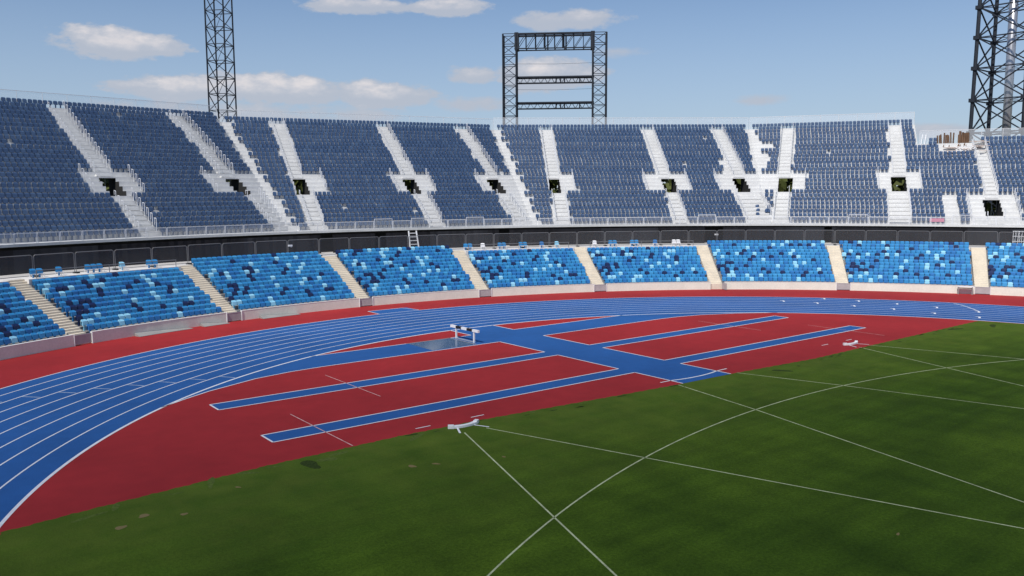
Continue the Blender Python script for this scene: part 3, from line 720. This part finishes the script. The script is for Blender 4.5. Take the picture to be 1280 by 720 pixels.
        for u in (u0, u1):
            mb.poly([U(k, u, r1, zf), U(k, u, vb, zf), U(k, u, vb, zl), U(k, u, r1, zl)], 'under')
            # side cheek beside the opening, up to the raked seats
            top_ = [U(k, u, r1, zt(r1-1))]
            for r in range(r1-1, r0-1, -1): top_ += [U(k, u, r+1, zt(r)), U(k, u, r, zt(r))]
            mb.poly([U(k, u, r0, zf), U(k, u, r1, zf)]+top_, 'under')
        mb.poly([U(k, u0, r1, zl), U(k, u1, r1, zl), U(k, u1, r1, zt(r1)), U(k, u0, r1, zt(r1))], 'deck')
        vm = mb.build('vomitory', st)
        for u, w_ in ((u0, -.06), (u1, .06)):
            mb = MB(); la, lb = zt(r0), zt(r0)+RS*(r1-r0)
            ua, ub = min(u, u+w_), max(u, u+w_)
            mb.hexa([U(k, ua, r0-.05, la-.5), U(k, ub, r0-.05, la-.5), U(k, ub, r1+.05, lb-.5), U(k, ua, r1+.05, lb-.5)], [U(k, ua, r0-.05, la+.14), U(k, ub, r0-.05, la+.14), U(k, ub, r1+.05, lb+.14), U(k, ua, r1+.05, lb+.14)], 'galv')
            mb.build('side_panel', vm)
        mb = MB()
        for z in (.55, 1.08): mb.bar(U(k, u0, r0+.05, zf+z), U(k, u1, r0+.05, zf+z), .03, 'whiterail', 5)
        for u in (u0+.03, u1-.03): mb.bar(U(k, u, r0+.05, zf), U(k, u, r0+.05, zf+1.1), .035, 'whiterail', 5)
        mb.bar(U(k, u0-.02, r1+.08, zt(r1)+.95), U(k, u1+.02, r1+.08, zt(r1)+.95), .03, 'galv', 5)
        for u in (u0-.02, u1+.02):
            mb.bar(U(k, u, r1+.08, zt(r1)), U(k, u, r1+.08, zt(r1)+.95), .03, 'galv', 5)
            mb.bar(U(k, u, r1, zt(r1)+.95), U(k, u, r0+.05, zf+1.15), .05, 'whiterail', 5); mb.bar(U(k, u, r1, zt(r1)+.45), U(k, u, r0+.05, zf+.65), .03, 'whiterail', 5)
            for r in range(r0+1, r1): mb.bar(U(k, u, r+.4, zt(r)), U(k, u, r+.4, zt(r)+.95), .032, 'whiterail', 4)
        mb.build('guard_rail', vm)
        mb = MB(); mb.poly([U(k, u0, r0+.05, zf+.06), U(k, u1, r0+.05, zf+.06), U(k, u1, r0+.05, zf+1.05), U(k, u0, r0+.05, zf+1.05)], 'whitemesh' if k > 4 else 'darkmesh'); mb.build('guard_mesh', vm)
        # rows of handrail posts, one per step, along the edges
        for (uu_, r0_, r1_) in ((s['up'][1], s['up'][2], s['up'][3]), (s['up'][0], s['up'][2], s['up'][3]), (s['land'][0], s['land'][2], s['land'][3]), (s['land'][1], s['land'][2], s['land'][3]), (s['low'][1], s['low'][2], s['low'][3]), (s['low'][0], s['low'][2], s['low'][3])):
            if abs(uu_) > 15.2: continue
            mb = MB(); isl = uu_ in (s['up'][0], s['low'][0])
            for r in range(r0_, r1_):
                h = .95 if isl else 1.2
                uo = uu_
                a, b_ = U(k, uo, r+.15, zt(r)), U(k, uo, r+.15, zt(r)+h); mb.bar(a, b_, .032, 'whiterail', 4)
                c_ = U(k, uo, r+.62, zt(r)+h+.05); mb.bar(b_, c_, .032, 'whiterail', 4); mb.bar(c_, U(k, uo, r+.62, zt(r)+.6), .024, 'whiterail', 4)
            mb.build('handrail', st)
    # rear guard
    spans = [(ul(NU)+.1, (ur(NU)-.1) if k < 3 else 3.2, NU, zt(NU-1))]
    if k == 3: spans.append((3.5, 17.9, 21, zt(20)))
    for (ua, ub, v, zb) in spans:
        mb = MB(); mg = MB()
        n = max(1, int((ub-ua)/2.4)); q = np.linspace(ua, ub, n+1); ztop = zb+(1.6 if k < 2 else 1.75)
        for i in range(n+1): mb.bar(U(k, q[i], v+.05, zb), U(k, q[i], v+.05, ztop), .03, 'whiterail', 4)
        for i in range(n): mb.bar(U(k, q[i], v+.05, ztop), U(k, q[i+1], v+.05, ztop), .035, 'whiterail', 4)
        mg.poly([U(k, ua, v+.06, zb), U(k, ub, v+.06, zb), U(k, ub, v+.06, ztop), U(k, ua, v+.06, ztop)], 'whitemesh' if k > 1 else 'faintmesh')
        mb.build('rear_rail', st); mg.build('rear_mesh', st)
    # open steel frames under the terrace
    mb = MB()
    for i, u in enumerate(np.arange(math.ceil(ul(0)), ur(0), 2.6)):
        if any(h[0]-.5 < u < h[1]+.5 for h in holes): continue
        vmx = 20 if (k == 3 and u > 3) else 26
        for v in range(3, vmx+1, 4): mb.bar(U(k, u, v, 0), U(k, u, v, zt(v-1)-.3), .04, 'galv', 4)
        mb.bar(U(k, u, .5, 6.4), U(k, u, vmx, zt(vmx-1)-.3), .07, 'galv', 4)
        mb.bar(U(k, u, 3, 0), U(k, u, vmx, 9), .03, 'galv', 4)
    fr = mb.build('support_frame', st); fr['kind'] = 'stuff'
    # seats
    seats = []; rot = math.radians(HEADS[k])-PI/2; rng = np.random.default_rng(50+k)
    regions = list(EXTRA[k])
    for s in ST[k]:
        for key in ('up', 'low', 'land'): regions.append(s[key])
    regions = [(a, b, -1 if c == 0 else c, d) for a, b, c, d in regions]
    for r in range(-1, NU):
        lim = urow(r)
        L, Rr = ul(r+.5)+.30, (ur(r+.5)-.30) if lim is None else lim-.1
        n0 = math.ceil((L-.0)/.5); n1 = math.floor(Rr/.5)
        sh = .25+rng.uniform(-.11, .11)
        for j in range(n0, n1):
            u = j*.5+sh
            if k > 0 and r % 2 and j == n0: continue
            if any(g0-.2 < u < g1+.2 and r0 <= r < r1 for g0, g1, r0, r1 in regions): continue
            if rng.random() < .0015: continue
            x, y, z = U(k, u+rng.uniform(-.012, .012), r+.34, zt(r)); seats.append((x, y, z, rot+rng.uniform(-.03, .03), 'navy' if rng.random() < .7 else 'navy2'))
    if k == 3:
        for r, u in ((1, -14.9), (1, -14.4), (2, -14.6), (2, -13.9+.0), (3, -14.4), (4, -14.6), (5, -14.9), (5, -14.4), (6, -14.9), (6, -14.4), (0, -15.6), (1, -15.9), (2, -16.0)):
            if u > -14.2: continue
            x, y, z = U(k, u, r+.34, zt(r)); seats.append((x, y, z, rot+rng.uniform(-.6, .6), 'navy'))
    seats_build(st, seats, 100)
# building works at the low right end
q = U(3, 7.0, 20.5, zt(20))
for i, (u0, n, w_, lab, mt) in enumerate(((5.6, 9, .12, 'stack of dark brown timber boards standing on the unfinished right stand top', 'timber'), (8.0, 6, .2, 'bundle of darker timber posts leaning at the back of the right stand', 'timber'))):
    t = thing('timber_stack', lab, 'timber', U(3, u0, 20.2, zt(20)), 'timber on the unfinished stand')
    for j in range(n):
        mb = MB(); u = u0+j*.22; tilt = random.uniform(-.12, .12); h = random.uniform(1.1, 1.55)+(.25 if i else 0)*(j % 2)
        a = U(3, u, 20.0+.1*(j % 3), zt(19)+.02); b_ = U(3, u+tilt, 20.6, zt(20)+h-.1); mb.bar(a, b_, w_*.75, mt, 4); mb.build('board', t)
t = thing('board_pile', 'untidy pile of pale deck boards left on the right stand top', 'boards', U(3, 9, 19, zt(19)))
for j in range(22):
    mb = MB(); r = random.uniform(16.8, 20.8); u = random.uniform(6.6, 11.0); L = random.uniform(.8, 1.8); rz = math.radians(HEADS[3])-PI/2+random.uniform(-.25, .25)
    q = U(3, u, r, zt(int(r))+.12+random.uniform(0, .45)); mb.box(q, L, .45, .06, 'board', rz); mb.build('board', t)
t = thing('scaffold_poles', 'pair of slanting white poles beside the step in the right stand', 'poles', U(3, 3.6, 19, zt(19)))
for u in (3.5, 3.9): mb = MB(); mb.bar(U(3, u, 19.0, zt(19)), U(3, u+.3, 20.6, zt(20)+1.2), .05, 'white_paint', 5); mb.build('pole', t)
t = thing('white_sheet_stack', 'white bent sheets and tubes on the seats below the timber', 'sheets', U(3, 7.6, 17, zt(17)))
for j in range(7):
    mb = MB(); u = 7.2+j*.28; mb.bar(U(3, u, 18.9-j*.25, zt(18)+.35+.05*j), U(3, u+.9, 17.9-j*.1, zt(17)+.25+.06*j), .06, 'white_paint', 4); mb.build('tube', t)

# ------------------------------------------------------------------ masts and screen frame
def lattice(parent, base, top, s0, s1, rot, bays, leg_r, br_r, xbrace=True, m='steel', rings=None, names=True):
    """square lattice tower; four legs as parts, bracing of each face as a part"""
    base = np.array(base, float); top = np.array(top, float)
    def cr(f, i):
        a = rot+PI/4+i*PI/2; r = (s0+(s1-s0)*f)/math.sqrt(2); c = base+(top-base)*f; return (c[0]+r*math.cos(a), c[1]+r*math.sin(a), c[2])
    for i in range(4): mb = MB(); mb.bar(cr(0, i), cr(1, i), leg_r, m, 6); mb.build('leg', parent)
    F = rings if rings is not None else list(np.linspace(0, 1, bays+1))
    for i in range(4):
        mb = MB(); j = (i+1) % 4
        for b in range(len(F)-1):
            f0, f1 = F[b], F[b+1]
            mb.bar(cr(f1, i), cr(f1, j), br_r, m, 4)
            if xbrace == 2: mb.bar(cr(f0, i), cr(f1, j), br_r, m, 4); mb.bar(cr(f0, j), cr(f1, i), br_r, m, 4)
            elif xbrace == 1: mb.bar(cr(f0, i), cr(f1, j), br_r, m, 4)
            else: 
                if (b+i) % 2: mb.bar(cr(f0, i), cr(f1, j), br_r, m, 4)
                else: mb.bar(cr(f0, j), cr(f1, i), br_r, m, 4)
        mb.build('bracing', parent)
    return cr
def away(x, y): return math.atan2(y-CAM[1], x-CAM[0])
t = thing('lattice_mast', 'tall slim dark lattice mast rising behind the left stands', 'mast', (2.9, 97.1, 0))
rt = away(2.9, 97.1)-PI/4+math.radians(18.4)
cr = lattice(t, (2.9, 97.1, 0), (2.98, 97.1, 47), 2.58, 2.5, rt, 22, .105, .06, 1)
mb = MB()
for b in range(22):
    f0, f1 = b/22, (b+1)/22
    if b % 2: mb.bar(cr(f0, 0), cr(f1, 2), .03, 'steel', 4)
mb.build('inner_bracing', t)
t = thing('floodlight_tower', 'broad dark lattice tower with a silver tube inside at the right edge', 'tower', (89.1, 34.6, 0))
rt = away(89.1, 34.6)-PI/4+math.radians(26.6)
zs = [0]; 
for z in (4.6, 9.2, 13.7, 18.2, 22.6, 26.9, 31.0, 35.0, 38.9, 42.7, 46.4, 50): zs.append(z)
cr = lattice(t, (89.1, 34.6, 0), (89.35, 34.6, 50), 6.95, 5.8, rt, 0, .25, .11, 2, rings=[z/50 for z in zs])
for z in zs[1:]:
    f = z/50; mb = MB()
    for i in range(4):
        q = cr(f, i); mb.box((q[0], q[1], q[2]), .8, .8, .5, 'steel', rt)
    mb.bar(cr(f, 0), cr(f, 2), .06, 'steel', 4); mb.bar(cr(f, 1), cr(f, 3), .06, 'steel', 4)
    mb.build('joint_ring', t)
mb = MB(); mb.bar((89.0, 34.3, 0), (89.0, 34.4, 50), .55, 'tube', 20); mb.build('tube', t, smooth=True)
# screen frame
bd = math.radians(-52+13); bd = math.radians(-50)
pl_ = np.array([49.33, 94.42]); _r = np.array([60.35, 84.94])-CAM[:2]; _d = np.array([math.cos(math.radians(-42)), math.sin(math.radians(-42))])
_t = np.linalg.solve(np.array([_r, -_d]).T, pl_-CAM[:2]); pr_ = CAM[:2]+_r*_t[0]
dirb = (pr_-pl_)/np.linalg.norm(pr_-pl_); dep = np.array([-dirb[1], dirb[0]])
sf = thing('screen_frame', 'dark steel portal of two lattice towers holding empty screen beams behind the centre stand', 'screen frame', (54.8, 89.7, 0))
ra = math.atan2(dirb[1], dirb[0]); W = 2.15; dd = 2.3
ZTOP = 35.9
pl2, pr2 = pl_+dep*0, pr_+dep*0
for nm, q in (('tower', pl2), ('tower', pr2)):
    tw = bpy.data.objects.new('support_tower', None); COL.objects.link(tw); tw.parent = sf; tw['_o'] = (54.8, 89.7, 0.)
    lattice(tw, (q[0], q[1], 0), (q[0], q[1], ZTOP-.1), W, W, ra, 22, .15, .065, 1)
def xp(s, d, z): q = pl2+dirb*(W/2+s)+dep*d; return (q[0], q[1], z)
span = np.linalg.norm(pr2-pl2)-W
tb = MB()
for d in (-1.0, 1.0):
    for z in (ZTOP-.15, ZTOP-2.45): tb.bar(xp(-.3, d, z), xp(span+.3, d, z), .17 if z > ZTOP-1 else .10, 'steel', 6)
    n = 8
    for i in range(n):
        s0, s1 = span*i/n, span*(i+1)/n
        tb.bar(xp(s0, d, ZTOP-2.45), xp(s1, d, ZTOP-.15), .06, 'steel', 4); tb.bar(xp(s1, d, ZTOP-2.45), xp(s1, d, ZTOP-.15), .075 if i % 2 else .05, 'steel', 4)
for i in range(9): tb.bar(xp(span*i/8, -1, ZTOP-.15), xp(span*i/8, 1, ZTOP-.15), .08, 'steel', 4); tb.bar(xp(span*i/8, -1, ZTOP-2.45), xp(span*i/8, 1, ZTOP-2.45), .06, 'steel', 4)
tb.build('top_truss', sf)
for s in (.05, span-.05):
    mb = MB(); q = xp(s, 0, ZTOP-1.25); mb.box(q, .62, 2.3, 2.7, 'steel', ra); mb.build('head_plate', sf)
for s in (span*.38, span*.62):
    mb = MB(); q = xp(s, 0, ZTOP-1.3); mb.bar(xp(s-.12, -.9, ZTOP-2.5), xp(s-.12, -.9, ZTOP-.1), .16, 'steel', 4); mb.bar(xp(s+.35, .9, ZTOP-2.5), xp(s+.35, .9, ZTOP-.1), .12, 'steel', 4); mb.build('hanger', sf)
for zb in (28.95, 24.85):
    mb = MB()
    for d in (-.5, .5):
        mb.bar(xp(-.2, d, zb), xp(span+.2, d, zb), .17, 'steel', 6); mb.bar(xp(-.2, d, zb-.9), xp(span+.2, d, zb-.9), .07, 'steel', 6)
        for i in range(22):
            s0, s1 = span*i/22, span*(i+1)/22
            mb.bar(xp(s0, d, zb-.9 if i % 2 else zb), xp(s1, d, zb if i % 2 else zb-.9), .035, 'steel', 4)
    for s in (span*.52, span*.58, span*.63, span*.83): mb.bar(xp(s, -.5, zb-.9), xp(s, -.5, zb), .10, 'steel', 4)
    mb.build('screen_beam', sf)
for zb in (31.1, 27.0):
    mb = MB(); mb.bar(xp(-.2, -.6, zb), xp(span*.5, -.6, zb-.12), .025, 'steel', 4); mb.bar(xp(span*.5, -.6, zb-.12), xp(span+.2, -.6, zb), .025, 'steel', 4); mb.build('cable', sf)

# ------------------------------------------------------------------ belt of trees behind the stands, glimpsed through the openings
def tree_belt():
    V = []; F = []; rng = np.random.default_rng(9)
    n = 22000
    a = np.radians(rng.uniform(14, 122, n)); crown = 4*np.sin(a*57)+2*np.sin(a*131)
    r = 119+rng.normal(0, 2.6, n); z = rng.uniform(0, 1, n)**.85*(14.6+.45*crown)
    for i in range(n):
        c = np.array([C0[0]+r[i]*math.cos(a[i]), C0[1]+r[i]*math.sin(a[i]), z[i]]); s = rng.uniform(.6, 1.25)
        e1 = rng.normal(size=3); e1 /= np.linalg.norm(e1); e2 = np.cross(e1, rng.normal(size=3)); e2 /= np.linalg.norm(e2)
        k = len(V); V += [tuple(c+e1*s), tuple(c+e2*s*.6), tuple(c-e1*s), tuple(c-e2*s*.6)]; F.append((k, k+1, k+2, k+3))
    me = bpy.data.meshes.new('tree_belt'); me.from_pydata(V, [], F); me.materials.append(M['leaf']); me.update()
    o = bpy.data.objects.new('tree_belt', me); COL.objects.link(o); tag(o, 'belt of olive green trees behind the stands seen through the openings', 'trees', kind='stuff')
tree_belt()

# ------------------------------------------------------------------ light, sky, camera
SUN_AZ, SUN_EL = math.radians(202), math.radians(53)     # azimuth counted from +x towards +y
sv = Vector((math.cos(SUN_AZ)*math.cos(SUN_EL), math.sin(SUN_AZ)*math.cos(SUN_EL), math.sin(SUN_EL)))
sl = bpy.data.lights.new('sun', 'SUN'); sl.energy = 4.5; sl.angle = math.radians(.55); sl.color = (1.0, .955, .89)
so = bpy.data.objects.new('sun', sl); COL.objects.link(so); so.rotation_euler = (-sv).to_track_quat('-Z', 'Y').to_euler()
W_ = bpy.data.worlds.new('World'); SC.world = W_; W_.use_nodes = True; nt = W_.node_tree
for n in list(nt.nodes): nt.nodes.remove(n)
out = nt.nodes.new('ShaderNodeOutputWorld'); bg = nt.nodes.new('ShaderNodeBackground'); bg.inputs['Strength'].default_value = .106
sky = nt.nodes.new('ShaderNodeTexSky'); sky.sky_type = 'NISHITA'; sky.sun_disc = False; sky.sun_elevation = SUN_EL
sky.sun_rotation = math.atan2(sv.x, sv.y); sky.altitude = 2500; sky.air_density = 1.15; sky.dust_density = 0.0; sky.ozone_density = 3.5
tc = nt.nodes.new('ShaderNodeTexCoord'); sep = nt.nodes.new('ShaderNodeSeparateXYZ'); nt.links.new(tc.outputs['Generated'], sep.inputs[0])
def mth(op, a, b=None, c=None):
    n = nt.nodes.new('ShaderNodeMath'); n.operation = op
    for i, x in enumerate((a, b, c)):
        if x is None: continue
        if isinstance(x, (int, float)): n.inputs[i].default_value = x
        else: nt.links.new(x, n.inputs[i])
    return n.outputs[0]
az = mth('ARCTAN2', sep.outputs['X'], sep.outputs['Y']); el = mth('ARCSINE', sep.outputs['Z'])
comb = nt.nodes.new('ShaderNodeCombineXYZ'); nt.links.new(az, comb.inputs[0]); nt.links.new(mth('MULTIPLY', el, 2.1), comb.inputs[1])
def noise(scale, det, rough=.6):
    n = nt.nodes.new('ShaderNodeTexNoise'); n.inputs['Scale'].default_value = scale; n.inputs['Detail'].default_value = det; n.inputs['Roughness'].default_value = rough
    nt.links.new(comb.outputs[0], n.inputs['Vector']); return n.outputs['Fac']
n1, n2 = noise(17, 8, .62), noise(48, 5, .6)
nn = mth('ADD', mth('MULTIPLY_ADD', n1, 2.4, -1.2), mth('MULTIPLY_ADD', n2, 1.0, -.5))
# clouds: compass bearing, elevation, half widths (all in degrees as seen from the pitch), density
CL = [(13.1, 9.0, 4.4, 1.15, 1.0), (17.1, 6.5, 5.2, 1.05, 1.0), (22.4, 6.6, 6.4, 1.25, 1.0), (29.1, 6.5, 3.9, 1.05, 1.0), (20.2, 5.0, 12, 1.3, .55), (27.4, 11.9, 4.2, .6, .85), (33.9, 12.0, 3.0, .7, 1.0), (41.7, 11.2, 4.4, .8, .7), (40.5, 7.8, 4.4, 1.4, .95), (35.2, 7.7, 2.1, .8, .75), (35.2, 5.9, 3.0, .7, .5), (54.4, 5.8, 2.2, .5, .42), (63.9, 3.5, 3.2, .6, .5), (44.5, 9.0, 3, .5, .3), (-12, 9, 11, 2.0, 1.0), (88, 11, 10, 2.5, .9), (-60, 14, 25, 4, .9), (140, 16, 30, 5, .9), (200, 20, 35, 6, .9), (260, 25, 30, 7, .9)]
dens = None; lit = None
for (b, e, wx, wy, d) in CL:
    dx = mth('MULTIPLY', mth('SUBTRACT', az, math.radians(b if b <= 180 else b-360)), 1/math.radians(wx)); dy = mth('MULTIPLY', mth('SUBTRACT', el, math.radians(e)), 1/math.radians(wy))
    # flatter base: squeeze below
    q = mth('ADD', mth('MULTIPLY', dx, dx), mth('MULTIPLY', dy, dy))
    f = mth('MULTIPLY', mth('MAXIMUM', mth('SUBTRACT', mth('ADD', 1.0, nn), q), 0.0), d)
    h = mth('MULTIPLY', f, mth('MULTIPLY_ADD', dy, .6, .55))
    dens = f if dens is None else mth('MAXIMUM', dens, f)
    lit = h if lit is None else mth('MAXIMUM', lit, h)
sm = nt.nodes.new('ShaderNodeMapRange'); sm.interpolation_type = 'SMOOTHSTEP'; sm.inputs['From Min'].default_value = .08; sm.inputs['From Max'].default_value = .5; nt.links.new(dens, sm.inputs['Value'])
cov = mth('MULTIPLY', sm.outputs[0], .86)
l2 = nt.nodes.new('ShaderNodeMapRange'); l2.interpolation_type = 'SMOOTHSTEP'; l2.inputs['From Min'].default_value = .25; l2.inputs['From Max'].default_value = 1.0; nt.links.new(lit, l2.inputs['Value'])
cmix = nt.nodes.new('ShaderNodeMix'); cmix.data_type = 'RGBA'; nt.links.new(l2.outputs[0], cmix.inputs['Factor'])
cmix.inputs['A'].default_value = (4.5, 4.85, 5.6, 1); cmix.inputs['B'].default_value = (7.9, 7.3, 7.15, 1)
fin = nt.nodes.new('ShaderNodeMix'); fin.data_type = 'RGBA'; nt.links.new(cov, fin.inputs['Factor']); nt.links.new(sky.outputs[0], fin.inputs['A']); nt.links.new(cmix.outputs['Result'], fin.inputs['B'])
veil = nt.nodes.new('ShaderNodeMapRange'); veil.interpolation_type = 'SMOOTHSTEP'; veil.inputs['From Min'].default_value = math.radians(17); veil.inputs['From Max'].default_value = math.radians(0)
veil.inputs['To Max'].default_value = .75
nt.links.new(el, veil.inputs['Value'])
fv = nt.nodes.new('ShaderNodeMix'); fv.data_type = 'RGBA'; nt.links.new(veil.outputs[0], fv.inputs['Factor']); nt.links.new(sky.outputs[0], fv.inputs['A']); fv.inputs['B'].default_value = (3.7, 4.5, 5.6, 1)
nt.links.new(fv.outputs['Result'], fin.inputs['A'])
nt.links.new(fin.outputs['Result'], bg.inputs['Color']); nt.links.new(bg.outputs[0], out.inputs['Surface'])

# added unseen cloud behind the viewpoint, placed to shade the near pitch
HC = 420.0; gc = (-40.0, -20.0); k_ = HC/math.tan(SUN_EL)
cc_ = (gc[0]+k_*math.cos(SUN_AZ), gc[1]+k_*math.sin(SUN_AZ), HC)
mb = MB(); NA, NRR, RC, TH = 40, 7, 76.0, 11.0; V = []; rngc = np.random.default_rng(3)
wob = [1+.10*math.sin(2*t+.7)+.07*math.sin(3*t+2)+.05*math.sin(5*t) for t in np.linspace(0, 2*PI, NA, endpoint=False)]
def cpt(i, j, sg):
    t = 2*PI*(i % NA)/NA; f = j/NRR; r = RC*f*wob[i % NA]
    h = TH*(1-f)*(1+.10*math.sin(r*.12+3*t)) if j < NRR else 0
    return (cc_[0]+r*math.cos(t), cc_[1]+r*math.sin(t), cc_[2]+sg*h)
idx = {}
def vid(i, j, sg):
    key = ('c', sg) if j == 0 else ((i % NA, j, 0) if j == NRR else (i % NA, j, sg))
    if key not in idx: idx[key] = len(mb.v); mb.v.append(cpt(i, j, sg))
    return idx[key]
M['shade_vapour'] = bpy.data.materials.new('shade_vapour'); M['shade_vapour'].use_nodes = True
_n = M['shade_vapour'].node_tree; _n.nodes.remove(_n.nodes['Principled BSDF']); _v = _n.nodes.new('ShaderNodeVolumePrincipled')
_v.inputs['Color'].default_value = (.95, .95, .95, 1); _v.inputs['Density'].default_value = .058; _v.inputs['Anisotropy'].default_value = .4
_n.links.new(_v.outputs[0], _n.nodes['Material Output'].inputs['Volume'])
km = mb.m('shade_vapour')
for i in range(NA):
    for j in range(NRR):
        for sg in (1, -1):
            q = [vid(i, j, sg), vid(i, j+1, sg), vid(i+1, j+1, sg), vid(i+1, j, sg)]
            if j == 0: q = [q[0], q[1], q[2]]
            if sg < 0: q = q[::-1]
            mb.f.append(tuple(q)); mb.mi.append(km)
cl = mb.build('shade_cloud'); tag(cl, 'added unseen cloud high above the near side of the pitch', 'shade_cloud', kind='stuff')

cam = bpy.data.cameras.new('camera'); co = bpy.data.objects.new('camera', cam); COL.objects.link(co)
cam.sensor_width = 36; cam.lens = FPX/1280*36; cam.clip_start = .1; cam.clip_end = 6000
c, s = math.cos(ROLL), math.sin(ROLL)
X = c*RT+s*UP; Y = -s*RT+c*UP; Z = -FW
co.matrix_world = Matrix(((X[0], Y[0], Z[0], CAM[0]), (X[1], Y[1], Z[1], CAM[1]), (X[2], Y[2], Z[2], CAM[2]), (0, 0, 0, 1)))
SC.camera = co
SC.view_settings.view_transform = 'Standard'; SC.view_settings.look = 'None'; SC.view_settings.exposure = 0.0; SC.view_settings.gamma = 1.0
SC.view_settings.use_curve_mapping = False
for o in bpy.data.objects:
    if '_o' in o: del o['_o']
